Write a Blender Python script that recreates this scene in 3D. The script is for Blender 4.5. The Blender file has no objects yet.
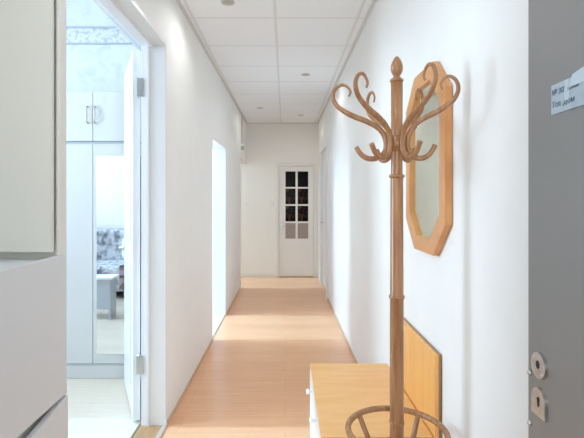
import bpy, bmesh, math, random
from mathutils import Vector, Matrix
random.seed(7)
sc = bpy.context.scene
COL = sc.collection
PI = math.pi
EYE = 1.385

# ------------------------------------------------------------------ materials
def new_mat(name):
    m = bpy.data.materials.new(name); m.use_nodes = True
    nt = m.node_tree
    return m, nt, nt.nodes['Principled BSDF']

def plain(name, col, rough=.5, metal=0., bump=0., bscale=200., spec=.5, var=0., vscale=3.):
    m, nt, b = new_mat(name)
    b.inputs['Base Color'].default_value = (*col, 1)
    b.inputs['Roughness'].default_value = rough
    b.inputs['Metallic'].default_value = metal
    b.inputs['Specular IOR Level'].default_value = spec
    tc = nt.nodes.new('ShaderNodeTexCoord')
    if var:
        n = nt.nodes.new('ShaderNodeTexNoise'); n.inputs['Scale'].default_value = vscale
        nt.links.new(tc.outputs['Object'], n.inputs['Vector'])
        r = nt.nodes.new('ShaderNodeValToRGB')
        r.color_ramp.elements[0].position = .3; r.color_ramp.elements[1].position = .7
        r.color_ramp.elements[0].color = (*[c * (1 - var) for c in col], 1)
        r.color_ramp.elements[1].color = (*col, 1)
        nt.links.new(n.outputs['Fac'], r.inputs['Fac'])
        nt.links.new(r.outputs['Color'], b.inputs['Base Color'])
    if bump:
        n = nt.nodes.new('ShaderNodeTexNoise'); n.inputs['Scale'].default_value = bscale
        nt.links.new(tc.outputs['Object'], n.inputs['Vector'])
        bp = nt.nodes.new('ShaderNodeBump'); bp.inputs['Strength'].default_value = bump
        bp.inputs['Distance'].default_value = .002
        nt.links.new(n.outputs['Fac'], bp.inputs['Height'])
        nt.links.new(bp.outputs['Normal'], b.inputs['Normal'])
    return m

def wood(name, c1, c2, scale=(40, 40, 3), rough=.35, spec=.5):
    """streaky grain; the axis with the small scale is the grain direction"""
    m, nt, b = new_mat(name)
    tc = nt.nodes.new('ShaderNodeTexCoord')
    mp = nt.nodes.new('ShaderNodeMapping'); mp.inputs['Scale'].default_value = scale
    nt.links.new(tc.outputs['Object'], mp.inputs['Vector'])
    n = nt.nodes.new('ShaderNodeTexNoise'); n.inputs['Scale'].default_value = 1.; n.inputs['Detail'].default_value = 5
    n.inputs['Distortion'].default_value = .4
    nt.links.new(mp.outputs['Vector'], n.inputs['Vector'])
    r = nt.nodes.new('ShaderNodeValToRGB')
    r.color_ramp.elements[0].position = .32; r.color_ramp.elements[1].position = .68
    r.color_ramp.elements[0].color = (*c1, 1); r.color_ramp.elements[1].color = (*c2, 1)
    nt.links.new(n.outputs['Fac'], r.inputs['Fac'])
    nt.links.new(r.outputs['Color'], b.inputs['Base Color'])
    b.inputs['Roughness'].default_value = rough
    b.inputs['Specular IOR Level'].default_value = spec
    return m

def laminate(name, c1, c2, seam, plank=(.19, 1.28), along='X', rough=.32):
    m, nt, b = new_mat(name)
    tc = nt.nodes.new('ShaderNodeTexCoord')
    mp = nt.nodes.new('ShaderNodeMapping')
    if along == 'Y': mp.inputs['Rotation'].default_value = (0, 0, PI / 2)
    nt.links.new(tc.outputs['Object'], mp.inputs['Vector'])
    br = nt.nodes.new('ShaderNodeTexBrick')
    br.inputs['Scale'].default_value = 1.
    br.inputs['Brick Width'].default_value = plank[1]; br.inputs['Row Height'].default_value = plank[0]
    br.inputs['Mortar Size'].default_value = .0012; br.inputs['Mortar Smooth'].default_value = .5
    br.inputs['Color1'].default_value = (*c1, 1); br.inputs['Color2'].default_value = (*c2, 1)
    br.inputs['Mortar'].default_value = (*seam, 1)
    nt.links.new(mp.outputs['Vector'], br.inputs['Vector'])
    m2 = nt.nodes.new('ShaderNodeMapping'); m2.inputs['Scale'].default_value = (2.5, 45, 1)
    nt.links.new(mp.outputs['Vector'], m2.inputs['Vector'])
    n = nt.nodes.new('ShaderNodeTexNoise'); n.inputs['Scale'].default_value = 1.; n.inputs['Detail'].default_value = 5
    nt.links.new(m2.outputs['Vector'], n.inputs['Vector'])
    r = nt.nodes.new('ShaderNodeValToRGB')
    r.color_ramp.elements[0].position = .3; r.color_ramp.elements[1].position = .7
    r.color_ramp.elements[0].color = (.93, .91, .89, 1); r.color_ramp.elements[1].color = (1, 1, 1, 1)
    nt.links.new(n.outputs['Fac'], r.inputs['Fac'])
    mx = nt.nodes.new('ShaderNodeMix'); mx.data_type = 'RGBA'; mx.blend_type = 'MULTIPLY'
    mx.inputs['Factor'].default_value = 1
    nt.links.new(br.outputs['Color'], mx.inputs['A']); nt.links.new(r.outputs['Color'], mx.inputs['B'])
    nt.links.new(mx.outputs['Result'], b.inputs['Base Color'])
    b.inputs['Roughness'].default_value = rough
    return m

def ceiling_tiles():
    """suspended ceiling: 0.6 m square tiles in a slim metal grid"""
    m, nt, b = new_mat('ceiling_tiles')
    tc = nt.nodes.new('ShaderNodeTexCoord'); sx = nt.nodes.new('ShaderNodeSeparateXYZ')
    nt.links.new(tc.outputs['Object'], sx.inputs[0])
    def line(sock, off):
        a = nt.nodes.new('ShaderNodeMath'); a.operation = 'ADD'; a.inputs[1].default_value = off
        nt.links.new(sock, a.inputs[0])
        p = nt.nodes.new('ShaderNodeMath'); p.operation = 'PINGPONG'; p.inputs[1].default_value = .3
        nt.links.new(a.outputs[0], p.inputs[0])
        l = nt.nodes.new('ShaderNodeMath'); l.operation = 'LESS_THAN'; l.inputs[1].default_value = .011
        nt.links.new(p.outputs[0], l.inputs[0])
        return l.outputs[0]
    lx = line(sx.outputs['X'], .07 + 6); ly = line(sx.outputs['Y'], -.2875 + .6 * 10)
    mxm = nt.nodes.new('ShaderNodeMath'); mxm.operation = 'MAXIMUM'
    nt.links.new(lx, mxm.inputs[0]); nt.links.new(ly, mxm.inputs[1])
    n = nt.nodes.new('ShaderNodeTexNoise'); n.inputs['Scale'].default_value = 90
    nt.links.new(tc.outputs['Object'], n.inputs['Vector'])
    r = nt.nodes.new('ShaderNodeValToRGB')
    r.color_ramp.elements[0].position = .35; r.color_ramp.elements[0].color = (.85, .87, .885, 1)
    r.color_ramp.elements[1].position = .6; r.color_ramp.elements[1].color = (.89, .915, .93, 1)
    nt.links.new(n.outputs['Fac'], r.inputs['Fac'])
    mx = nt.nodes.new('ShaderNodeMix'); mx.data_type = 'RGBA'
    nt.links.new(mxm.outputs[0], mx.inputs['Factor'])
    nt.links.new(r.outputs['Color'], mx.inputs['A']); mx.inputs['B'].default_value = (.76, .76, .76, 1)
    nt.links.new(mx.outputs['Result'], b.inputs['Base Color'])
    b.inputs['Roughness'].default_value = .5
    return m

def blotch(name, base, blot, scale, lo, hi, rough=.7, extra=None, spec=.5):
    m, nt, b = new_mat(name)
    tc = nt.nodes.new('ShaderNodeTexCoord')
    n = nt.nodes.new('ShaderNodeTexNoise'); n.inputs['Scale'].default_value = scale; n.inputs['Detail'].default_value = 3
    n.inputs['Distortion'].default_value = .5
    nt.links.new(tc.outputs['Object'], n.inputs['Vector'])
    r = nt.nodes.new('ShaderNodeValToRGB')
    r.color_ramp.elements[0].position = lo; r.color_ramp.elements[0].color = (*base, 1)
    r.color_ramp.elements[1].position = hi; r.color_ramp.elements[1].color = (*blot, 1)
    if extra:
        e = r.color_ramp.elements.new(extra[0]); e.color = (*extra[1], 1)
    nt.links.new(n.outputs['Fac'], r.inputs['Fac'])
    nt.links.new(r.outputs['Color'], b.inputs['Base Color'])
    b.inputs['Roughness'].default_value = rough
    b.inputs['Specular IOR Level'].default_value = spec
    return m

def emit(name, col, s):
    m = bpy.data.materials.new(name); m.use_nodes = True
    nt = m.node_tree; nt.nodes.clear()
    e = nt.nodes.new('ShaderNodeEmission'); e.inputs[0].default_value = (*col, 1); e.inputs[1].default_value = s
    o = nt.nodes.new('ShaderNodeOutputMaterial'); nt.links.new(e.outputs[0], o.inputs[0])
    return m

def mirror_mat(name, col, rough=.02):
    return plain(name, col, rough, 1.)

M = {}
M['wall'] = plain('cream_wallpaper', (.905, .90, .88), .75, bump=.25, bscale=180, spec=.25, var=.02, vscale=6)
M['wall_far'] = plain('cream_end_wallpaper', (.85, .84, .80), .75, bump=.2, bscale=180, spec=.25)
M['white_wall'] = plain('white_plaster', (.90, .90, .90), .8, spec=.2)
M['entry'] = plain('cream_panel', (.76, .75, .69), .5, spec=.3)
M['ceil'] = ceiling_tiles()
M['ceil_trim'] = plain('ceiling_edge_trim', (.66, .65, .63), .5)
M['floor'] = laminate('beech_laminate', (.86, .485, .28), (.83, .46, .26), (.60, .34, .19), rough=.27)
M['floor2'] = laminate('pale_laminate', (.78, .70, .59), (.74, .65, .53), (.62, .54, .44))
M['tile_grey'] = plain('landing_concrete', (.5, .49, .47), .7, var=.1)
M['gloss_white'] = plain('white_gloss_paint', (.80, .81, .82), .35)
M['lining'] = plain('white_lining_paint', (.83, .835, .845), .4)
M['pale_floor'] = laminate('laminate_painted_sunlit', (.88, .87, .85), (.85, .84, .82), (.7, .68, .65))  # overexposed sunlight painted into the board colour
M['door_white'] = plain('white_door_paint', (.83, .81, .78), .4)
M['cream_trim'] = plain('cream_trim_paint', (.80, .78, .74), .45)
M['skirting'] = plain('skirting_beige', (.62, .44, .32), .5)
M['threshold'] = wood('threshold_wood', (.40, .22, .10), (.52, .30, .15), (40, 3, 40), .4)
M['alu'] = plain('aluminium', (.75, .74, .72), .35, .8)
M['steel'] = plain('brushed_steel', (.62, .61, .59), .3, 1.)
M['nickel'] = plain('worn_nickel', (.66, .61, .57), .28, 1., var=.25, vscale=60)
M['brass'] = plain('pale_brass', (.55, .47, .34), .35, .9)
M['metal_door'] = plain('taupe_metal_door', (.305, .298, .292), .42, .35, bump=.05, bscale=60, var=.08, vscale=5)
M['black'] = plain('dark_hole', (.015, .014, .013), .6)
M['stand'] = wood('bentwood_beech', (.28, .124, .050), (.43, .215, .095), (60, 60, 5), .22)
M['oak'] = wood('honey_wood_top', (.82, .45, .155), (.90, .53, .21), (3, 26, 26), .32)
M['oak_back'] = wood('honey_wood_back', (.86, .43, .12), (.93, .50, .16), (30, 30, 2.5), .35)
M['oak_edge'] = wood('honey_wood_edge', (.30, .16, .06), (.38, .21, .085), (30, 30, 3), .4)
M['frame'] = wood('mirror_frame_wood', (.62, .27, .085), (.72, .345, .125), (30, 8, 8), .35)
M['bench_white'] = plain('white_drawer_fronts', (.86, .86, .85), .4)
M['mirror'] = mirror_mat('mirror_glass', (.90, .95, .83))
M['mirror2'] = mirror_mat('wardrobe_mirror_glass', (.90, .93, .95))
M['shoe'] = plain('white_shoe_cabinet', (.715, .74, .765), .45, spec=.35)
M['shoe_in'] = plain('shoe_cabinet_inside', (.74, .73, .67), .7)
M['ward'] = plain('white_wardrobe', (.615, .615, .60), .4)
M['ward_gap'] = plain('wardrobe_seam', (.42, .45, .48), .6)
M['paper'] = blotch('pale_flower_wallpaper', (.64, .66, .69), (.56, .60, .66), 9, .5, .66)
M['border'] = blotch('wallpaper_border_pattern', (.62, .64, .67), (.42, .45, .50), 30, .48, .62)
M['pane_dark'] = blotch('glass_unlit_clutter', (.006, .005, .005), (.10, .04, .02), 14, .5, .68, .15, spec=.04)  # brown clutter in the unlit room behind, painted into the glass
M['pane_clear'] = blotch('glass_unlit_room', (.005, .005, .006), (.02, .014, .01), 10, .5, .75, .15, spec=.04)  # darkness of the unlit room behind, painted into the glass
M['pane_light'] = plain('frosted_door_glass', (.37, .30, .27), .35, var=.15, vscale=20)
M['floral'] = blotch('grey_flower_fabric', (.62, .62, .64), (.16, .16, .19), 11, .40, .66, .9, (.52, (.38, .38, .40)))
M['throw'] = blotch('mauve_throw', (.42, .32, .34), (.13, .06, .06), 14, .4, .6, .9)
M['grey_side'] = plain('pale_grey_board', (.50, .52, .55), .6)
M['label'] = plain('pale_blue_paper', (.47, .58, .68), .6, var=.1, vscale=60)
M['tape'] = plain('clear_tape', (.58, .70, .80), .2)
M['ink'] = plain('faded_ink', (.15, .21, .26), .7)
M['plastic'] = plain('white_plastic', (.84, .83, .80), .4)
M['plastic_grey'] = plain('grey_plastic', (.46, .45, .42), .5)
M['cable'] = plain('cable_cover', (.62, .59, .53), .5)
_m = bpy.data.materials.new('window_glass'); _m.use_nodes = True; _n = _m.node_tree; _n.nodes.clear()
_t = _n.nodes.new('ShaderNodeBsdfTransparent'); _g = _n.nodes.new('ShaderNodeBsdfGlossy'); _g.inputs['Roughness'].default_value = .02
_x = _n.nodes.new('ShaderNodeMixShader'); _x.inputs[0].default_value = .06; _o = _n.nodes.new('ShaderNodeOutputMaterial')
_n.links.new(_t.outputs[0], _x.inputs[1]); _n.links.new(_g.outputs[0], _x.inputs[2]); _n.links.new(_x.outputs[0], _o.inputs[0])
M['window_glass'] = _m

# ------------------------------------------------------------------ mesh builder
class MB:
    def __init__(s): s.bm = bmesh.new()
    def prism(s, pts, z0, z1):
        """vertical prism over a plan polygon"""
        lo = [s.bm.verts.new((x, y, z0)) for x, y in pts]
        hi = [s.bm.verts.new((x, y, z1)) for x, y in pts]
        s.bm.faces.new(lo[::-1]); s.bm.faces.new(hi)
        n = len(pts)
        for i in range(n):
            s.bm.faces.new((lo[i], lo[(i + 1) % n], hi[(i + 1) % n], hi[i]))
        return s
    def extrude(s, poly, d):
        """closed polygon of 3-D points pushed along the vector d"""
        d = Vector(d)
        a = [s.bm.verts.new(p) for p in poly]; b = [s.bm.verts.new(Vector(p) + d) for p in poly]
        s.bm.faces.new(a[::-1]); s.bm.faces.new(b)
        n = len(a)
        for i in range(n): s.bm.faces.new((a[i], a[(i + 1) % n], b[(i + 1) % n], b[i]))
        return s
    def ring(s, outer, inner, d):
        """frame between two polygons pushed along d"""
        d = Vector(d); n = len(outer)
        A = [s.bm.verts.new(p) for p in outer]; B = [s.bm.verts.new(p) for p in inner]
        C = [s.bm.verts.new(Vector(p) + d) for p in outer]; D = [s.bm.verts.new(Vector(p) + d) for p in inner]
        for i in range(n):
            j = (i + 1) % n
            s.bm.faces.new((A[i], A[j], B[j], B[i])); s.bm.faces.new((C[j], C[i], D[i], D[j]))
            s.bm.faces.new((A[j], A[i], C[i], C[j])); s.bm.faces.new((B[i], B[j], D[j], D[i]))
        return s
    def box(s, x0, x1, y0, y1, z0, z1, bev=0., seg=2):
        g = bmesh.new()
        vs = [g.verts.new((x, y, z)) for x in (x0, x1) for y in (y0, y1) for z in (z0, z1)]
        for f in ((0, 1, 3, 2), (4, 6, 7, 5), (0, 4, 5, 1), (2, 3, 7, 6), (0, 2, 6, 4), (1, 5, 7, 3)):
            g.faces.new([vs[i] for i in f])
        if bev: bmesh.ops.bevel(g, geom=g.edges[:], offset=bev, segments=seg, affect='EDGES', profile=.5)
        s._merge(g); return s
    def _merge(s, g, mat=None):
        me = bpy.data.meshes.new('t'); g.to_mesh(me); g.free()
        if mat: me.transform(mat)
        s.bm.from_mesh(me); bpy.data.meshes.remove(me)
    def bevel(s, off, seg=2, ang=30):
        es = [e for e in s.bm.edges if len(e.link_faces) == 2 and e.calc_face_angle(0) > math.radians(ang)]
        bmesh.ops.bevel(s.bm, geom=es, offset=off, segments=seg, affect='EDGES', profile=.5); return s
    def tube(s, pts, radii, n=12, closed=False, cap=True):
        P = [Vector(p) for p in pts]
        if not isinstance(radii, (list, tuple)): radii = [radii] * len(P)
        rings = []; N = None
        for i, p in enumerate(P):
            if closed: t = P[(i + 1) % len(P)] - P[i - 1]
            else: t = P[min(i + 1, len(P) - 1)] - P[max(i - 1, 0)]
            t.normalize()
            if N is None:
                N = t.orthogonal().normalized()
            N = (N - t * N.dot(t)).normalized(); B = t.cross(N)
            rings.append([s.bm.verts.new(p + (N * math.cos(a) + B * math.sin(a)) * radii[i])
                          for a in [2 * PI * k / n for k in range(n)]])
        m = len(rings)
        for i in range(m if closed else m - 1):
            a, b = rings[i], rings[(i + 1) % m]
            for k in range(n):
                f = s.bm.faces.new((a[k], a[(k + 1) % n], b[(k + 1) % n], b[k])); f.smooth = True
        if cap and not closed:
            s.bm.faces.new(rings[0][::-1]); s.bm.faces.new(rings[-1])
        return s
    def torus(s, c, R, r, n=64, k=14):
        return s.tube([(c[0] + R * math.cos(a), c[1] + R * math.sin(a), c[2]) for a in [2 * PI * i / n for i in range(n)]], r, k, closed=True)
    def lathe(s, c, prof, n=32, axis=(0, 0, 1)):
        """prof: (radius, height) rows, spun round an axis through c"""
        q = Vector((0, 0, 1)).rotation_difference(Vector(axis)).to_matrix()
        c = Vector(c); rings = []
        for r, h in prof:
            if r < 1e-6: rings.append([s.bm.verts.new(c + q @ Vector((0, 0, h)))])
            else: rings.append([s.bm.verts.new(c + q @ Vector((r * math.cos(2 * PI * k / n), r * math.sin(2 * PI * k / n), h))) for k in range(n)])
        for a, b in zip(rings, rings[1:]):
            for k in range(n):
                l = (k + 1) % n
                if len(a) == 1 and len(b) == 1: continue
                if len(a) == 1: f = s.bm.faces.new((a[0], b[l], b[k]))
                elif len(b) == 1: f = s.bm.faces.new((a[k], a[l], b[0]))
                else: f = s.bm.faces.new((a[k], a[l], b[l], b[k]))
                f.smooth = True
        for e in (0, -1):
            if len(rings[e]) > 1: s.bm.faces.new(rings[e][::-1] if e == 0 else rings[e])
        return s
    def build(s, name, mat, parent=None):
        bmesh.ops.recalc_face_normals(s.bm, faces=s.bm.faces[:])
        me = bpy.data.meshes.new(name); s.bm.to_mesh(me); s.bm.free()
        o = bpy.data.objects.new(name, me); COL.objects.link(o); me.materials.append(mat)
        if parent is None:
            xs = [v.co for v in me.vertices]
            c = Vector(((min(v.x for v in xs) + max(v.x for v in xs)) / 2, (min(v.y for v in xs) + max(v.y for v in xs)) / 2, min(v.z for v in xs)))
            me.transform(Matrix.Translation(-c)); o.location = c
        else:
            w = Vector((0, 0, 0)); p = parent
            while p is not None: w += p.location; p = p.parent
            me.transform(Matrix.Translation(-w)); o.parent = parent
        return o

def recenter(o):
    """part with an origin at its own centre (so that its grain is its own)"""
    me = o.data; c = sum((v.co for v in me.vertices), Vector()) / len(me.vertices)
    me.transform(Matrix.Translation(-c)); o.location = o.location + c; return o

def tag(o, label=None, cat=None, group=None, kind=None):
    if label: o['label'] = label
    if cat: o['category'] = cat
    if group: o['group'] = group
    if kind: o['kind'] = kind
    return o
def empty(name, loc, label=None, cat=None, group=None, kind=None):
    o = bpy.data.objects.new(name, None); COL.objects.link(o); o.location = loc; o.empty_display_size = .1
    return tag(o, label, cat, group, kind)
def struct(name, mb, mat, label, cat):
    o = mb.build(name, mat); me = o.data
    me.transform(Matrix.Translation(o.location)); o.location = (0, 0, 0)   # world-locked origin: patterns line up
    return tag(o, label, cat, kind='structure')

# ------------------------------------------------------------------ the setting
def XL(y): return -.746 + .00833 * y          # the corridor narrows slightly
def XR(y): return .622 - .0053 * y
H, HR = 2.70, 3.30
YE = 7.89
A0, A1, AT = 1.50, 2.75, 2.335
B0, B1, BT = 4.38, 5.32, 1.985
C0, C1, CT = 6.90, YE, 2.01
TW = .145                                      # wall thickness

def seg_left(mb, y0, y1, z0, z1):
    mb.prism([(XL(y0), y0), (XL(y1), y1), (XL(y1) - TW, y1), (XL(y0) - TW, y0)], z0, z1)

w = MB()
seg_left(w, A1, B0, 0, HR); seg_left(w, B1, C0, 0, HR)
seg_left(w, A0, A1, AT, HR); seg_left(w, B0, B1, BT, HR); seg_left(w, C0, C1, CT, HR)
struct('wall_left', w, M['wall'], 'cream corridor wall on the left with three doorways', 'wall')

w = MB()
D0, D1, DT = 6.20, 7.28, 2.17
def seg_right(mb, y0, y1, z0, z1, ex=0.):
    mb.prism([(XR(y0) - ex, y0), (XR(y0) + .14, y0), (XR(y1) + .14, y1), (XR(y1) - ex, y1)], z0, z1)
seg_right(w, 1.36, D0, 0, HR); seg_right(w, D1, YE + .02, 0, HR); seg_right(w, D0, D1, DT, HR)
seg_right(w, -.1, 1.36, 0, HR, .008)
struct('wall_right', w, M['wall'], 'cream white corridor wall on the right behind coat stand and mirror', 'wall')

w = MB()
ex0, ex1, ext = -.125, .515, 1.965             # hole for the end door
w.box(-4.2, ex0, YE, YE + .14, 0, HR); w.box(ex1, .9, YE, YE + .14, 0, HR); w.box(ex0, ex1, YE, YE + .14, ext, HR)
struct('wall_back', w, M['wall_far'], 'cream wall at the far end of the corridor around glazed door', 'wall')

fl = MB().prism([(-1.3, -.1), (.75, -.1), (.75, A0), (.75, YE), (XL(YE) - .03, YE), (XL(A0) - .0, A0), (-1.3, A0)], -.06, 0)
struct('floor', fl, M['floor'], 'pinkish beech laminate floor of the corridor', 'floor')
fl = MB().prism([(-4.2, -1.6), (-.895, -1.6), (-.895, 4.2), (-4.2, 4.2)], -.06, -.001)
struct('floor_bedroom', fl, M['floor2'], 'pale laminate floor of the room behind the left doorway', 'floor')
fl = MB().prism([(-4.2, 4.2), (XL(4.2) - .012, 4.2), (XL(5.95) - .012, 5.95), (-4.2, 5.95)], -.06, .001)
struct('floor_middle_room', fl, M['pale_floor'], 'floor painted near white as if sunlit beyond the middle left doorway', 'floor')
fl = MB().prism([(XL(B0) - .014, B0), (XL(B1) - .014, B1), (XL(B1) + .002, B1), (XL(B0) + .002, B0)], -.03, .005)
struct('trim_12', fl, M['threshold'], 'thin brown threshold strip of the middle left doorway', 'threshold strip')
fl = MB().prism([(-4.2, 5.95), (-.70, 5.95), (-.68, YE), (-4.2, YE)], -.06, -.0015)
struct('floor_side_rooms', fl, M['floor'], 'laminate floor of the side rooms beyond the left wall', 'floor')
fl = MB().box(-1.3, 1.2, -2.2, -.1, -.06, -.002)
struct('floor_landing', fl, M['tile_grey'], 'grey landing floor outside the flat door', 'floor')

c = MB().box(-1.3, .85, -.1, YE + .05, H, H + .04)
struct('ceiling', c, M['ceil'], 'suspended ceiling of square white tiles in a thin grid', 'ceiling')
c = MB().box(-4.3, -.86, -1.7, 8.0, HR, HR + .05)
struct('ceiling_bedroom', c, M['white_wall'], 'white ceiling of the rooms on the left', 'ceiling')
t = MB().prism([(XL(A0), A0), (XL(YE), YE), (XL(YE) + .022, YE), (XL(A0) + .022, A0)], H - .012, H)
struct('trim_1', t, M['ceil_trim'], 'grey edge profile where the ceiling meets left wall', 'trim')
t = MB().prism([(XR(-.1), -.1), (XR(YE), YE), (XR(YE) - .022, YE), (XR(-.1) - .022, -.1)], H - .012, H)
struct('trim_2', t, M['ceil_trim'], 'grey edge profile where the ceiling meets right wall', 'trim')
t = MB().box(XL(YE) - .0, XR(YE), YE - .02, YE, H - .012, H)
struct('trim_3', t, M['ceil_trim'], 'edge profile of ceiling at the far end wall', 'trim')

# skirtings
def skirt_l(y0, y1):
    return MB().prism([(XL(y0), y0), (XL(y1), y1), (XL(y1) + .01, y1), (XL(y0) + .01, y0)], 0, .022)
s = skirt_l(A1, B0)
s.prism([(XL(B1), B1), (XL(C0), C0), (XL(C0) + .01, C0), (XL(B1) + .01, B1)], 0, .022)
struct('baseboard_left', s, M['skirting'], 'thin wooden skirting along the left wall', 'skirting')
s = MB().prism([(XR(1.36), 1.36), (XR(D0 - .06), D0 - .06), (XR(D0 - .06) - .01, D0 - .06), (XR(1.36) - .01, 1.36)], 0, .022)
struct('baseboard_right', s, M['skirting'], 'thin wooden skirting along the right wall', 'skirting')
s = MB().box(-4.1, -.185, YE - .012, YE, 0, .05)
struct('baseboard_back', s, M['cream_trim'], 'pale skirting along the far end wall', 'skirting')

# entry: the wall end above the shoe cabinet
w = MB().box(-1.3, -.742, 1.43, 1.447, 1.212, HR)
w.box(-1.3, -.80, 1.447, 1.50, 1.212, HR); w.box(-1.3, -.745, 1.475, 1.50, 0, HR)
w.bevel(.002, 1)
struct('wall_entry', w, M['entry'], 'flat cream wall end above the shoe cabinet at left edge', 'wall')
w = MB().box(-.7415, -.7275, 1.455, 1.50, 0, HR, .003)
w.box(-.80, -.7415, 1.488, 1.50, 0, HR)
struct('trim_4', w, M['cream_trim'], 'narrow cream upright between wall end and left doorway', 'trim')
w = MB().box(-1.3, -1.02, -.1, 1.43, 0, H)
struct('wall_vestibule', w, M['wall'], 'cream wall behind the shoe cabinet', 'wall')
w = MB().box(-1.3, -.5, -.1, -.02, 0, H); w.box(.6, .9, -.1, -.02, 0, H); w.box(-.5, .6, -.1, -.02, 2.15, H)
struct('wall_entrance', w, M['wall'], 'wall around the flat entrance behind the viewer', 'wall')

# rooms on the left
w = MB().box(-4.2, -.875, 4.08, 4.2, 0, HR)
struct('wall_bedroom', w, M['paper'], 'pale flowered wallpaper above the white wardrobe', 'wall')
w = MB().box(-4.2, -.9, 4.07, 4.08, 2.79, 2.92)
struct('trim_5', w, M['border'], 'grey patterned wallpaper border high above the wardrobe', 'trim')
w = MB().box(-4.2, -.9, 4.062, 4.08, 2.92, 2.935); w.box(-4.2, -.9, 4.066, 4.08, 2.778, 2.79)
struct('trim_6', w, M['ward_gap'], 'thin grey lines edging the wallpaper border', 'trim')
w = MB().box(-4.2, -1.3, -.55, -.42, 0, HR); w.box(-1.3, -1.2, -.42, 1.5, 0, HR)
struct('wall_bedroom_rear', w, M['white_wall'], 'white wall behind the flowered sofa', 'wall')
w = MB().box(-4.2, -.87, 5.95, 6.05, 0, HR)
struct('wall_side_rooms', w, M['white_wall'], 'white partition between the side rooms', 'wall')
OX = -3.5                                      # inner face of the outer wall
WIN = [(-.2, .8, .9, 2.6), (1.3, 2.9, 1.4, 3.1), (4.2, 5.5, 1.5, 3.1), (6.7, 7.85, 1.5, 3.1)]  # first window is added to brighten the sofa and rear wall
w = MB(); ys = -1.7
for y0, y1, z0, z1 in WIN:
    w.box(OX - .14, OX, ys, y0, 0, HR); w.box(OX - .14, OX, y0, y1, 0, z0); w.box(OX - .14, OX, y0, y1, z1, HR); ys = y1
w.box(OX - .14, OX, ys, 8.0, 0, HR)
struct('wall_outer', w, M['white_wall'], 'outer wall with the windows of the left rooms', 'wall')
names = ['bedroom beside the sofa, unseen and added for fill', 'bedroom facing the doorway', 'middle room', 'end passage']
for i, (y0, y1, z0, z1) in enumerate(WIN):
    e = empty('window_%d' % (i + 1), (OX - .07, (y0 + y1) / 2, z0), 'bright white framed window of the %s' % names[i], 'window', kind='structure')
    ym = (y0 + y1) / 2
    def rect(a, b, c, d, x): return [(x, a, c), (x, b, c), (x, b, d), (x, a, d)]
    f = MB().ring(rect(y0, y1, z0, z1, OX - .1), rect(y0 + .06, y1 - .06, z0 + .06, z1 - .06, OX - .1), (.06, 0, 0))
    f.box(OX - .1, OX - .04, ym - .03, ym + .03, z0 + .06, z1 - .06); f.build('window_frame', M['gloss_white'], e)
    MB().box(OX - .085, OX - .075, y0 + .06, y1 - .06, z0 + .06, z1 - .06).build('pane', M['window_glass'], e)

# bedroom doorway: lining, threshold, door leaf
xa = XL(A1)
l = MB().box(xa - TW - .004, xa + .001, A1 - .022, A1 + .001, 0, AT, .003)
l.prism([(XL(A0) + .001, A0), (XL(A1) + .001, A1 - .022), (XL(A1) - TW - .004, A1 - .022), (XL(A0) - TW - .004, A0)], AT - .022, AT + .001)
l.prism([(XL(A0) - .075, A0), (XL(A1) - .075, A1 - .022), (XL(A1) - .088, A1 - .022), (XL(A0) - .088, A0)], AT - .04, AT - .02)
l.box(xa - .115, xa - .10, A1 - .034, A1 - .022, 0, AT - .022)
struct('trim_7', l, M['lining'], 'white lining of the tall left doorway', 'door lining')
th = MB().prism([(XL(A0) - .02, A0), (XL(A1) - .02, A1 - .022), (XL(A1) - TW - .005, A1 - .022), (XL(A0) - TW - .005, A0)], -.02, .006)
struct('trim_8', th, M['threshold'], 'orange brown wooden threshold of the left doorway', 'threshold')
th = MB().prism([(XL(A0) + .006, A0), (XL(A1) + .006, A1), (XL(A1) - .02, A1 - .022), (XL(A0) - .02, A0)], -.02, .009)
struct('trim_9', th, M['alu'], 'pale metal strip along the left doorway threshold', 'threshold strip')

d = empty('door_1', (-.905, 2.79, 0), 'white door leaf standing open in the left doorway', 'door', kind='structure')
p0 = Vector((-.897, 2.785)); far = Vector((-1.165, 3.385)); u = (far - p0).normalized(); nrm = Vector((-u.y, u.x))   # towards -x
def Lf(a, b): q = p0 + u * a + nrm * b; return (q.x, q.y)
MB().prism([Lf(0, 0), Lf(.66, 0), Lf(.66, .042), Lf(0, .042)], .012, 2.30).bevel(.002, 1)  .build('panel', M['lining'], d)
lk = MB()
for z0, z1 in ((.2, .95), (1.1, 2.15)):
    lk.prism([Lf(.1, .042), Lf(.56, .042), Lf(.56, .048), Lf(.1, .048)], z0, z1)
lk.bevel(.003, 1).build('raised_moulding', M['gloss_white'], d)
for zc in (2.055, .375):
    h = MB().box(-.898, -.858, 2.716, 2.727, zc - .055, zc + .055, .001)
    h.tube([(-.893, 2.745, zc - .06), (-.893, 2.745, zc + .06)], .008)
    h.build('hinge', M['steel'], d)
hd = MB(); a = Lf(.60, .05); hd.lathe((*a, 1.02), [(.024, 0), (.024, .006), (.01, .008), (.01, .035), (0, .036)], 20, (nrm.x, nrm.y, 0)).build('handle', M['brass'], d)

# middle doorway lining
xb = XL(B1)
l = MB().box(xb - TW, xb + .002, B1 - .02, B1 + .001, 0, BT)
l.box(XL(B0) - TW, XL(B0) + .002, B0 - .001, B0 + .02, 0, BT)
l.prism([(XL(B0) + .002, B0), (XL(B1) + .002, B1), (XL(B1) - TW, B1), (XL(B0) - TW, B0)], BT - .02, BT + .001)
struct('trim_10', l, M['lining'], 'white lining of the brightly lit middle left doorway', 'door lining')
l = MB().box(XL(C0) - TW, XL(C0) + .012, C0 - .001, C0 + .025, 0, CT)
l.prism([(XL(C0) + .002, C0), (XL(C1) + .002, C1 - .01), (XL(C1) - TW, C1 - .01), (XL(C0) - TW, C0)], CT - .02, CT + .001)
struct('trim_11', l, M['door_white'], 'white lining of the last doorway on the left wall', 'door lining')

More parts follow.
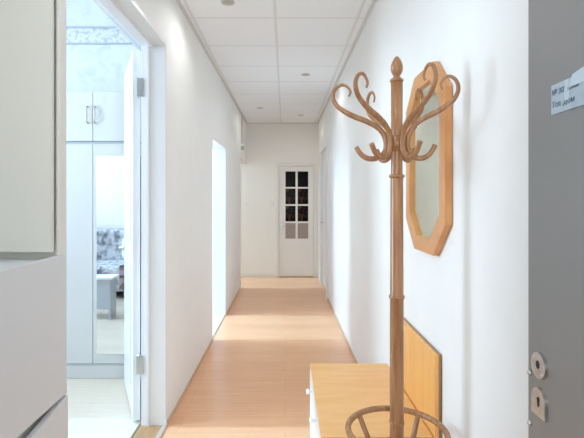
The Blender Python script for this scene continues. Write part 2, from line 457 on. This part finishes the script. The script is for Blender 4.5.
# right-hand white door near the end
d = empty('door_2', (XR(6.75), 6.75, 0), 'plain white door in right wall near far end', 'door', kind='structure')
def rx(y, o): return (XR(y) + o, y)
MB().prism([rx(D0 + .06, .03), rx(D1 - .06, .03), rx(D1 - .06, .07), rx(D0 + .06, .07)], .01, DT - .06).build('panel', M['gloss_white'], d)
f = MB()
f.prism([rx(D0 - .05, -.015), rx(D0 + .06, -.015), rx(D0 + .06, .12), rx(D0 - .05, .12)], 0, DT + .03)
f.prism([rx(D1 - .06, -.015), rx(D1 + .05, -.015), rx(D1 + .05, .12), rx(D1 - .06, .12)], 0, DT + .03)
f.prism([rx(D0 + .06, -.015), rx(D1 - .06, -.015), rx(D1 - .06, .12), rx(D0 + .06, .12)], DT - .06, DT + .03)
f.build('door_frame', M['gloss_white'], d)
h = MB(); h.tube([rx(7.1, .03) + (1.0,), rx(7.1, -.02) + (1.0,), rx(7.0, -.02) + (1.0,)], .009); h.build('handle', M['steel'], d)

# glazed door in the end wall
d = empty('door_3', (.195, YE, 0), 'white door with eight small glass panes at corridor end', 'door', kind='structure')
lx0, lx1, y0, y1 = -.105, .495, YE + .004, YE + .044
cs = [(.008, .185), (.222, .408)]
rz = [(1.578, 1.852), (1.276, 1.550), (.974, 1.248), (.672, .944)]
lf = MB()
lf.box(lx0, cs[0][0], y0, y1, .012, 1.945); lf.box(cs[1][1], lx1, y0, y1, .012, 1.945); lf.box(cs[0][1], cs[1][0], y0, y1, rz[3][0], 1.852)
for x0, x1 in cs:
    lf.box(x0, x1, y0, y1, 1.852, 1.945); lf.box(x0, x1, y0, y1, .012, .672)
    for (a, b), (c_, e_) in zip(rz, rz[1:]): lf.box(x0, x1, y0, y1, e_, a)
lf.box(cs[0][1], cs[1][0], y0, y1, 1.852, 1.945); lf.box(cs[0][1], cs[1][0], y0, y1, .012, .672)
bmesh.ops.remove_doubles(lf.bm, verts=lf.bm.verts[:], dist=1e-5)
lf.build('panel', M['door_white'], d)
lm = MB().ring([(.0, y0 - .006, .12), (.40, y0 - .006, .12), (.40, y0 - .006, .56), (.0, y0 - .006, .56)],
               [(.018, y0 - .006, .138), (.382, y0 - .006, .138), (.382, y0 - .006, .542), (.018, y0 - .006, .542)], (0, .006, 0))
lm.build('moulding', M['door_white'], d)
for i, (z0, z1) in enumerate(rz):
    for j, (x0, x1) in enumerate(cs):
        p = MB().box(x0, x1, y0 + .014, y0 + .02, z0, z1).build('pane', [M['pane_clear'], M['pane_dark'], M['pane_dark'], M['pane_light']][i], d)
        if i == 3: p['label'] = 'light frosted lower pane'
        recenter(p)
f = MB()
f.box(-.165, -.108, YE - .016, YE + .05, 0, 2.01); f.box(.498, .555, YE - .016, YE + .05, 0, 2.01); f.box(-.108, .498, YE - .016, YE + .05, 1.948, 2.01)
f.bevel(.003, 1); f.build('door_frame', M['cream_trim'], d)
h = MB().box(-.085, -.055, y0 - .008, y0, .80, .96, .003)
h.tube([(-.07, y0 - .008, .895), (-.07, y0 - .045, .895), (.0, y0 - .048, .895)], .008); h.build('handle', M['steel'], d)
s = MB().box(lx0, lx1, YE - .03, YE + .05, 0, .012); s.build('sill_strip', M['threshold'], d)
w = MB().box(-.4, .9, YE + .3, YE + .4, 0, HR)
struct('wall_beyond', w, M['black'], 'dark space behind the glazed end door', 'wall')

# entrance door, standing open along the right wall
d = empty('door_4', (.515, .02, 0), 'taupe grey metal entrance door standing open at right edge', 'door', kind='structure')
lf = MB().box(.485, .545, .0, .90, .01, 2.12, .004); lf.build('panel', M['metal_door'], d)
# lock plates on its inner face
def on_door(y, z, o=0.): return Vector((.485 - o, y, z))
def disc(mb, yc, zc, ry, rz_, o0, o1, n=28, arch=False):
    pts = []
    if arch:
        pts = [(-ry, -rz_), (ry, -rz_)] + [(ry * math.cos(a), (rz_ - ry) + ry * math.sin(a)) for a in [PI * k / 16 for k in range(17)]]
    else:
        pts = [(ry * math.cos(2 * PI * k / n), rz_ * math.sin(2 * PI * k / n)) for k in range(n)]
    mb.extrude([on_door(yc + a, zc + b, o0) for a, b in pts], (-(o1 - o0), 0, 0)); return mb
e = disc(MB(), .853, 1.0675, .0235, .0245, 0, .006).bevel(.002, 2).build('lock_plate', M['nickel'], d)
k = disc(MB(), .853, 1.069, .006, .008, .006, .0066, 16); k.build('keyhole', M['black'], e)
k = MB()
for dy, dz in ((-.012, -.014), (.013, .013)): disc(k, .853 + dy, 1.0675 + dz, .003, .003, .006, .0072, 12)
k.build('screw', M['steel'], e)
e = disc(MB(), .853, .998, .0225, .0265, 0, .006, arch=True).bevel(.002, 2).build('lock_plate', M['nickel'], d)
k = disc(MB(), .851, .998, .0035, .009, .006, .0066, 16); disc(k, .851, 1.004, .005, .005, .006, .0065, 16); k.build('keyhole', M['black'], e)
for zc in (1.040, .941):
    k = MB(); k.lathe((.486, .888, zc), [(.005, 0), (.005, .005), (.003, .007), (0, .007)], 14, (-1, 0, 0)); k.build('bolt_head', M['steel'], d)

# ------------------------------------------------------------------ paper label on the metal door
lb = empty('paper_label', (.484, .76, 1.56), 'small pale blue paper label with handwriting taped on metal door', 'label')
MB().extrude([(.4845, .817, 1.535), (.4845, .817, 1.588), (.4845, .62, 1.592), (.4845, .62, 1.538)], (-.0012, 0, 0)).build('paper', M['label'], lb)
tp = MB().extrude([(.4832, .772, 1.568), (.4832, .755, 1.593), (.4832, .70, 1.602), (.4832, .62, 1.604), (.4832, .62, 1.575), (.4832, .765, 1.573)], (-.0008, 0, 0))
tp.extrude([(.4832, .777, 1.553), (.4832, .777, 1.588), (.4832, .766, 1.588), (.4832, .766, 1.553)], (-.0008, 0, 0))
tp.build('tape', M['tape'], lb)
def writing(txt, y, z, size, parent):
    cu = bpy.data.curves.new('t', 'FONT'); cu.body = txt; cu.size = size; cu.extrude = .0002; cu.shear = .15
    o = bpy.data.objects.new('t', cu); COL.objects.link(o)
    dg = bpy.context.evaluated_depsgraph_get(); me = bpy.data.meshes.new_from_object(o.evaluated_get(dg))
    bpy.data.objects.remove(o); bpy.data.curves.remove(cu)
    # text x -> -y of the world, text y -> z, facing -x
    me.transform(Matrix(((0, 0, -1, .4828), (-1, 0, 0, y), (0, 1, 0, z), (0, 0, 0, 1))))
    me.transform(Matrix.Translation(-parent.location))
    r = bpy.data.objects.new('writing', me); COL.objects.link(r); me.materials.append(M['ink']); r.parent = parent
writing('№ 302 Сим', .815, 1.569, .0145, lb)
writing('Тел. Дом', .815, 1.547, .0145, lb)

# ------------------------------------------------------------------ shoe cabinet at the left edge
XC, SE = -.72, 1.473
sh = empty('shoe_cabinet', (-.87, .95, 0), 'white tilt front shoe cabinet below the cream wall end', 'cabinet')
b = MB().box(-1.015, XC - .03, .42, SE, .03, 1.17, .003); b.build('carcass', M['shoe_in'], sh)
b = MB().box(-1.018, XC - .004, .418, SE, 1.17, 1.187, .003); b.build('top', M['shoe'], sh)
def flap(z0, z1, x0, x1, dip):
    """front leaning slightly out at its foot; its top edge dips in an arc as a finger grip"""
    n = 24; top = []
    for k in range(n + 1):
        t_ = k / n; y = .42 + (SE - .42) * t_
        top.append((x1, y, z1 - dip * (math.sin(PI * t_)) ** 1.0))
    poly = [(x0, SE, z0), (x0, .42, z0)] + top
    return MB().extrude(poly, (-.018, 0, 0)).bevel(.003, 2, 50)
recenter(flap(.747, 1.199, XC + .006, XC, 0).build('flap', M['shoe'], sh))
recenter(flap(.30, .741, XC + .012, XC + .009, .052).build('flap', M['shoe'], sh))
b = MB().box(-1.0, XC - .02, .44, SE - .02, 0, .06); b.box(XC - .03, XC - .006, .44, SE - .01, .03, .29, .002); b.build('plinth', M['shoe'], sh)

# ------------------------------------------------------------------ bench with drawers and wooden back panel
BY0, BY1, BX0, BZ = 1.76, 2.545, .142, .45
bx1 = XR(2.0) - .008
bn = empty('hall_bench', (.37, 2.15, 0), 'honey wood topped bench with white drawer fronts against the right wall', 'bench')
b = MB().box(BX0 + .012, bx1 - .025, BY0 + .01, BY1 - .01, .05, BZ - .022, .002); b.build('body', M['bench_white'], bn)
b = MB().box(BX0 + .05, bx1 - .03, BY0 + .03, BY1 - .03, 0, .05); b.build('plinth', M['oak_edge'], bn)
tpb = MB().box(BX0, bx1 - .024, BY0, BY1, BZ - .022, BZ, .002)
recenter(tpb.build('top', M['oak'], bn))
e = MB().box(BX0 + .004, bx1 - .03, BY0 - .004, BY0 + .001, BZ - .024, BZ - .003); e.build('edge_band', M['oak_edge'], bn)
recenter(MB().box(bx1 - .020, bx1 - .002, BY0 - .005, 2.44, .02, .772, .0015).build('back_panel', M['oak_back'], bn))
e = MB().box(bx1 - .004, bx1 + .005, BY0 - .007, 2.44, .02, .775); e.build('back_edge_gap_shade', M['oak_edge'], bn)  # dark strip: the panel's back edge plus painted shade of the wall gap
for ya, yb in ((BY0 + .012, 2.148), (2.156, BY1 - .012)):
    dr = MB().box(BX0 - .002, BX0 + .014, ya, yb, .265, .422, .002).build('drawer', M['bench_white'], bn)
    ym = (ya + yb) / 2 + (.10 if ya < 2 else .02)
    MB().lathe((BX0 - .002, ym, .368), [(.006, 0), (.006, .012), (.0135, .016), (.0145, .022), (.011, .028), (0, .03)], 20, (-1, 0, 0)).build('knob', M['bench_white'], dr)
    MB().box(BX0 - .0015, BX0 + .0145, ya, yb, .058, .258, .002).build('door', M['bench_white'], bn)

# ------------------------------------------------------------------ bentwood coat stand
SX, SY = .385, 1.55
cs_ = empty('coat_stand', (SX, SY, 0), 'bentwood coat stand with six curled hooks in front of bench', 'coat stand')
S_ = (SX, SY, 0)
pole = [(.0, .20), (.020, .205), (.0235, .25), (.0235, .604), (.0245, .608), (.0245, .618), (.0235, .622), (.0232, 1.036), (.0255, 1.040), (.0255, 1.050), (.0228, 1.054),
        (.0215, 1.455), (.0205, 1.458), (.0198, 1.47), (.0196, 1.60), (.0200, 1.784), (0, 1.785)]
recenter(MB().lathe(S_, pole, 36).build('pole', M['stand'], cs_))
for zc, r_ in ((.613, .0255), (1.045, .0268), (1.460, .0265)):
    MB().lathe(S_, [(r_ - .004, zc - .006), (r_, zc - .003), (r_, zc + .003), (r_ - .004, zc + .006)], 32).build('collar', M['stand'], cs_)
fin = [(.0, 1.784), (.0215, 1.785), (.0235, 1.789), (.0225, 1.793), (.0165, 1.797), (.0115, 1.801), (.0105, 1.805), (.0135, 1.809), (.0185, 1.818), (.0208, 1.829),
       (.0205, 1.840), (.0170, 1.852), (.0120, 1.862), (.0065, 1.870), (0, 1.874)]
MB().lathe(S_, fin, 32).build('finial', M['stand'], cs_)
PR = [(.164, 1.737), (.1585, 1.754), (.170, 1.771), (.187, 1.7775), (.206, 1.768), (.2175, 1.748), (.2165, 1.725), (.201, 1.701), (.174, 1.682), (.145, 1.667),
      (.105, 1.651), (.070, 1.632), (.046, 1.607), (.036, 1.574), (.040, 1.545), (.062, 1.525), (.093, 1.5205), (.120, 1.534), (.139, 1.562)]
# catmull-rom through the profile
def smooth(pts, m=5):
    out = []
    for i in range(len(pts) - 1):
        p = [Vector(pts[max(0, min(len(pts) - 1, i + k))]) for k in (-1, 0, 1, 2)]
        for j in range(m):
            t_ = j / m
            out.append(.5 * ((2 * p[1]) + (-p[0] + p[2]) * t_ + (2 * p[0] - 5 * p[1] + 4 * p[2] - p[3]) * t_ ** 2 + (-p[0] + 3 * p[1] - 3 * p[2] + p[3]) * t_ ** 3))
    out.append(Vector(pts[-1])); return out
SP = smooth(PR)
def hook(az, sr=1., dz=0., kz=1.):
    pts, rr = [], []; n = len(SP)
    for i, q in enumerate(SP):
        r_ = q[0] * sr if q[0] > .06 else q[0]
        z = 1.52 + (q[1] - 1.52) * kz + dz
        pts.append((SX + r_ * math.cos(az), SY - r_ * math.sin(az), z))
        f_ = i / (n - 1)
        if f_ < .5: rd = .0034 + (.0095 - .0034) * (f_ / .5)
        elif f_ < .85: rd = .0095
        else: rd = .0095 - .0014 * (f_ - .85) / .15
        rr.append(rd)
    return MB().tube(pts, rr, 14)
for az, sr, kz in ((15, .91, 1.06), (73, 1.0, 1.06), (139, 1.0, 1.01), (184, 1.0, 1.0), (253, 1.0, 1.05), (310, 1.0, 1.06)):
    recenter(hook(math.radians(az), sr, 0, kz).build('hook', M['stand'], cs_))
MB().lathe(S_, [(.0205, 1.545), (.029, 1.55), (.030, 1.595), (.0205, 1.60)], 32).build('hook_collar', M['stand'], cs_)
RZ, RR_ = .583, .166
MB().torus((SX, SY, RZ), RR_, .0105).build('umbrella_ring', M['stand'], cs_)
for az in (48, 132, 228, 312):
    a = math.radians(az); ca, sa = math.cos(a), -math.sin(a)
    prof = smooth([(RR_ - .004, RZ - .006), (.135, .53), (.085, .45), (.040, .37), (.034, .30), (.06, .22), (.115, .12), (.175, .04), (.215, .012)], 5)
    if sa > 0: prof = [Vector((min(q[0], .2), q[1])) for q in prof]
    recenter(MB().tube([(SX + q[0] * ca, SY + q[0] * sa, q[1]) for q in prof], [.0095] * len(prof), 12).build('leg', M['stand'], cs_))

# ------------------------------------------------------------------ octagonal wall mirror
MY0, MY1, MZ0, MZ1 = 1.644, 2.172, 1.157, 1.926
ch, cv = .138, .130
mx = XR(1.9) - .002
def octo(i, x):
    k = i * .41
    a0, a1, b0, b1 = MY0 + i, MY1 - i, MZ0 + i, MZ1 - i
    return [(x, a0 + ch - k, b0), (x, a1 - ch + k, b0), (x, a1, b0 + cv - k), (x, a1, b1 - cv + k), (x, a1 - ch + k, b1), (x, a0 + ch - k, b1), (x, a0, b1 - cv + k), (x, a0, b0 + cv - k)]
mr = empty('wall_mirror', (mx, (MY0 + MY1) / 2, MZ0), 'octagonal mirror in orange wood frame hanging on the right wall', 'mirror')
f = MB().ring(octo(0, mx), octo(.062, mx), (-.026, 0, 0)); f.bevel(.003, 2, 40)
recenter(f.build('frame', M['frame'], mr))
g = MB().extrude(octo(.058, mx - .006), (-.006, 0, 0)); g.build('glass', M['mirror'], mr)
b = MB().extrude(octo(.02, mx), (-.005, 0, 0)); b.build('backing', M['oak_edge'], mr)

# ------------------------------------------------------------------ wardrobe seen through the left doorway
WY = 3.45
wd = empty('wardrobe', (-1.6, 3.76, 0), 'tall white wardrobe with mirror strip seen through left doorway', 'wardrobe')
MB().box(-2.6, -.93, WY + .02, 4.06, .10, 1.80).build('carcass', M['ward'], wd)
MB().box(-2.6, -.93, WY + .02, 4.06, 1.82, 2.205, .003).build('top_unit', M['ward'], wd)
MB().box(-2.6, -.93, WY + .012, 4.05, 1.80, 1.82).build('seam', M['ward_gap'], wd)
MB().box(-2.6, -.93, WY + .005, 4.05, 0, .10, .002).build('plinth', M['ward'], wd)
MB().box(-2.58, -.95, WY + .002, WY + .02, .10, .112).build('plinth_line', M['ward_gap'], wd)
xs = [-2.59, -2.032, -1.4735, -.935]
for i in range(3):
    a, b_ = xs[i] + .002, xs[i + 1] - .002
    MB().box(a, b_, WY, WY + .02, .115, 1.798, .002).build('door', M['ward'], wd)
    tdr = MB().box(a, b_, WY, WY + .02, 1.822, 2.198, .002).build('top_door', M['ward'], wd)
    hx = b_ - .035 if i < 2 else a + .02
    MB().tube([(hx, WY, 1.96), (hx, WY - .022, 1.963), (hx, WY - .026, 1.975), (hx, WY - .026, 2.07), (hx, WY - .022, 2.082), (hx, WY, 2.085)], .005).build('handle', M['brass'], tdr)
MB().box(-1.443, -1.005, WY - .005, WY, .19, 1.707, .001).build('mirror_strip', M['mirror2'], wd)

# things the wardrobe mirror shows
so = empty('sofa', (-2.5, .35, 0), 'grey flowered sofa reflected in wardrobe mirror', 'sofa')
MB().box(-3.3, -1.6, -.35, -.05, .10, .90, .05, 3).build('backrest', M['floral'], so)
MB().box(-3.3, -1.6, -.05, .75, .10, .44, .05, 3).build('seat', M['floral'], so)
for x0, x1 in ((-3.3, -3.05), (-1.85, -1.6)):
    MB().box(x0, x1, -.05, .75, .44, .62, .04, 3).build('armrest', M['floral'], so)
for x in (-3.2, -1.7):
    for y in (-.28, .66):
        MB().lathe((x, y, 0), [(.02, 0), (.028, .10), (0, .10)], 12).build('leg', M['oak_edge'], so)
cu = MB().box(-2.45, -1.95, .02, .18, .46, .80, .06, 3)
tag(cu.build('cushion', M['gloss_white']), 'white cushion leaning on the flowered sofa', 'cushion')
tb = empty('side_table', (-2.3, 1.69, 0), 'low white table standing before the flowered sofa', 'table')
MB().box(-2.7, -1.95, 1.58, 1.8, .46, .485, .004).build('table_top', M['gloss_white'], tb)
for x in (-2.68, -2.005): MB().box(x, x + .02, 1.6, 1.78, 0, .46).build('side_panel', M['grey_side'], tb)
MB().box(-2.66, -2.005, 1.755, 1.775, .12, .46).build('front_panel', M['grey_side'], tb)
thw = MB().box(-2.25, -1.9, .2, .79, .442, .47, .012, 2); thw.box(-2.25, -1.9, .765, .79, .14, .455, .01, 2)
tag(thw.build('throw', M['throw']), 'mauve throw hanging over the sofa seat edge', 'throw')

# ------------------------------------------------------------------ small things on walls and ceiling
spots = [(-.383, 3.02, 'round recessed ceiling spotlight nearest the viewer at top edge'), (.22, 4.79, 'recessed spotlight in the right ceiling row, nearer of its two'),
         (-.365, 6.57, 'recessed spotlight far down the left ceiling row'), (.25, 7.13, 'recessed ceiling spotlight nearest the glazed end door')]
for x, y, lab in spots:
    e = empty('ceiling_spotlight', (x, y, H), lab, 'ceiling light', 'recessed spotlights in the tiled ceiling')
    MB().lathe((x, y, H), [(.041, 0), (.047, -.002), (.046, -.006), (.040, -.007), (.032, -.001)], 28).build('bezel', M['steel'], e)
    MB().lathe((x, y, H), [(.033, -.0012), (.028, -.003), (0, -.004)], 24).build('lamp', M['plastic_grey'], e)

def wall_box(): pass
yb = 7.05; xw = XL(yb)
e = empty('door_chime', (xw, yb, 2.10), 'small white box with cable above the last left doorway', 'chime')
MB().box(xw, xw + .045, yb - .06, yb + .06, 2.08, 2.235, .004).build('casing', M['plastic'], e)
MB().box(xw + .004, xw + .049, yb - .065, yb - .058, 2.13, 2.19, .001).build('grille', M['plastic_grey'], e)
MB().tube([(xw + .008, yb, 2.235), (xw + .008, yb + .05, 2.45), (xw + .008, yb + .06, 2.69)], .006, 8).build('cable', M['cable'], e)
# switches on the far wall
def switch(x, z, lab):
    e = empty('light_switch', (x, YE, z), lab, 'switch')
    MB().box(x - .04, x + .04, YE - .012, YE, z - .04, z + .04, .004).build('plate', M['plastic'], e)
    MB().box(x - .025, x + .025, YE - .017, YE - .011, z - .028, z + .028, .003).build('rocker', M['plastic'], e)
switch(-.70, 1.27, 'white light switch on far wall by the last left doorway')
switch(-.235, 1.28, 'white light switch beside the frame of glazed end door')

# ------------------------------------------------------------------ light
def area(name, loc, rot, sx, sy, power, col=(1, 1, 1)):
    l = bpy.data.lights.new(name, 'AREA'); l.shape = 'RECTANGLE'; l.size = sx; l.size_y = sy; l.energy = power; l.color = col
    o = bpy.data.objects.new(name, l); COL.objects.link(o); o.location = loc; o.rotation_euler = rot; return o
PX = (0, -PI / 2, 0)     # faces +X : size = z extent, size_y = y extent
area('sofa_fill', (OX, .3, 1.75), PX, 1.5, .9, 16, (.66, .84, 1.))  # added fill on sofa and rear wall, set at the invented window
area('bedroom_window_daylight', (OX, 2.1, 2.25), PX, 1.6, 1.1, 92, (.63, .82, 1.))
area('middle_window_daylight', (OX, 4.85, 2.3), PX, 1.5, .6, 98, (.59, .80, 1.))
area('end_window_daylight', (OX, 7.38, 2.3), PX, 1.5, .65, 37, (.72, .90, 1.))
area('landing_fill', (-.1, -1.9, 1.7), (PI / 2, 0, 0), 1.8, 2.0, 52, (.90, .96, 1.))  # unseen fill light added behind the camera
area('vestibule_fill', (-.2, .75, 2.67), (0, 0, 0), .35, .35, 6.5, (.80, .91, 1.))  # added fill panel above the frame, no fixture behind it
for x, y, lab in spots:
    l = bpy.data.lights.new('spot_fill', 'SPOT'); l.energy = 9. if y < 6 else 4.5; l.color = (.96, .97, .97); l.spot_size = math.radians(165); l.spot_blend = .6  # corridor fill added at the spotlights, whose lamps are off
    l.shadow_soft_size = .03
    o = bpy.data.objects.new('spot_fill', l); COL.objects.link(o); o.location = (x, y, H - .012)
sl = bpy.data.lights.new('sun', 'SUN'); sl.energy = 3.5; sl.color = (.39, .73, 1.); sl.angle = math.radians(2)
so_ = bpy.data.objects.new('sun', sl); COL.objects.link(so_); so_.rotation_euler = (0, -math.radians(90 - 34), 0)
w = bpy.data.worlds.new('world'); sc.world = w; w.use_nodes = True
w.node_tree.nodes['Background'].inputs[0].default_value = (.93, .96, 1., 1); w.node_tree.nodes['Background'].inputs[1].default_value = .35

# ------------------------------------------------------------------ camera
cam = bpy.data.cameras.new('camera'); co = bpy.data.objects.new('camera', cam); COL.objects.link(co)
co.location = (0, 0, EYE); co.rotation_euler = (PI / 2, 0, 0)
cam.sensor_width = 36; cam.lens = 450 / 584 * 36
cam.shift_x = 7 / 584; cam.shift_y = -21 / 584; cam.clip_start = .02
sc.camera = co
sc.view_settings.view_transform = 'Standard'; sc.view_settings.look = 'None'; sc.view_settings.gamma = 1
sc.view_settings.use_curve_mapping = False
sc.view_settings.exposure = 0.08
sc.cycles.use_denoising = True
sc.cycles.max_bounces = 14; sc.cycles.diffuse_bounces = 8; sc.cycles.glossy_bounces = 6
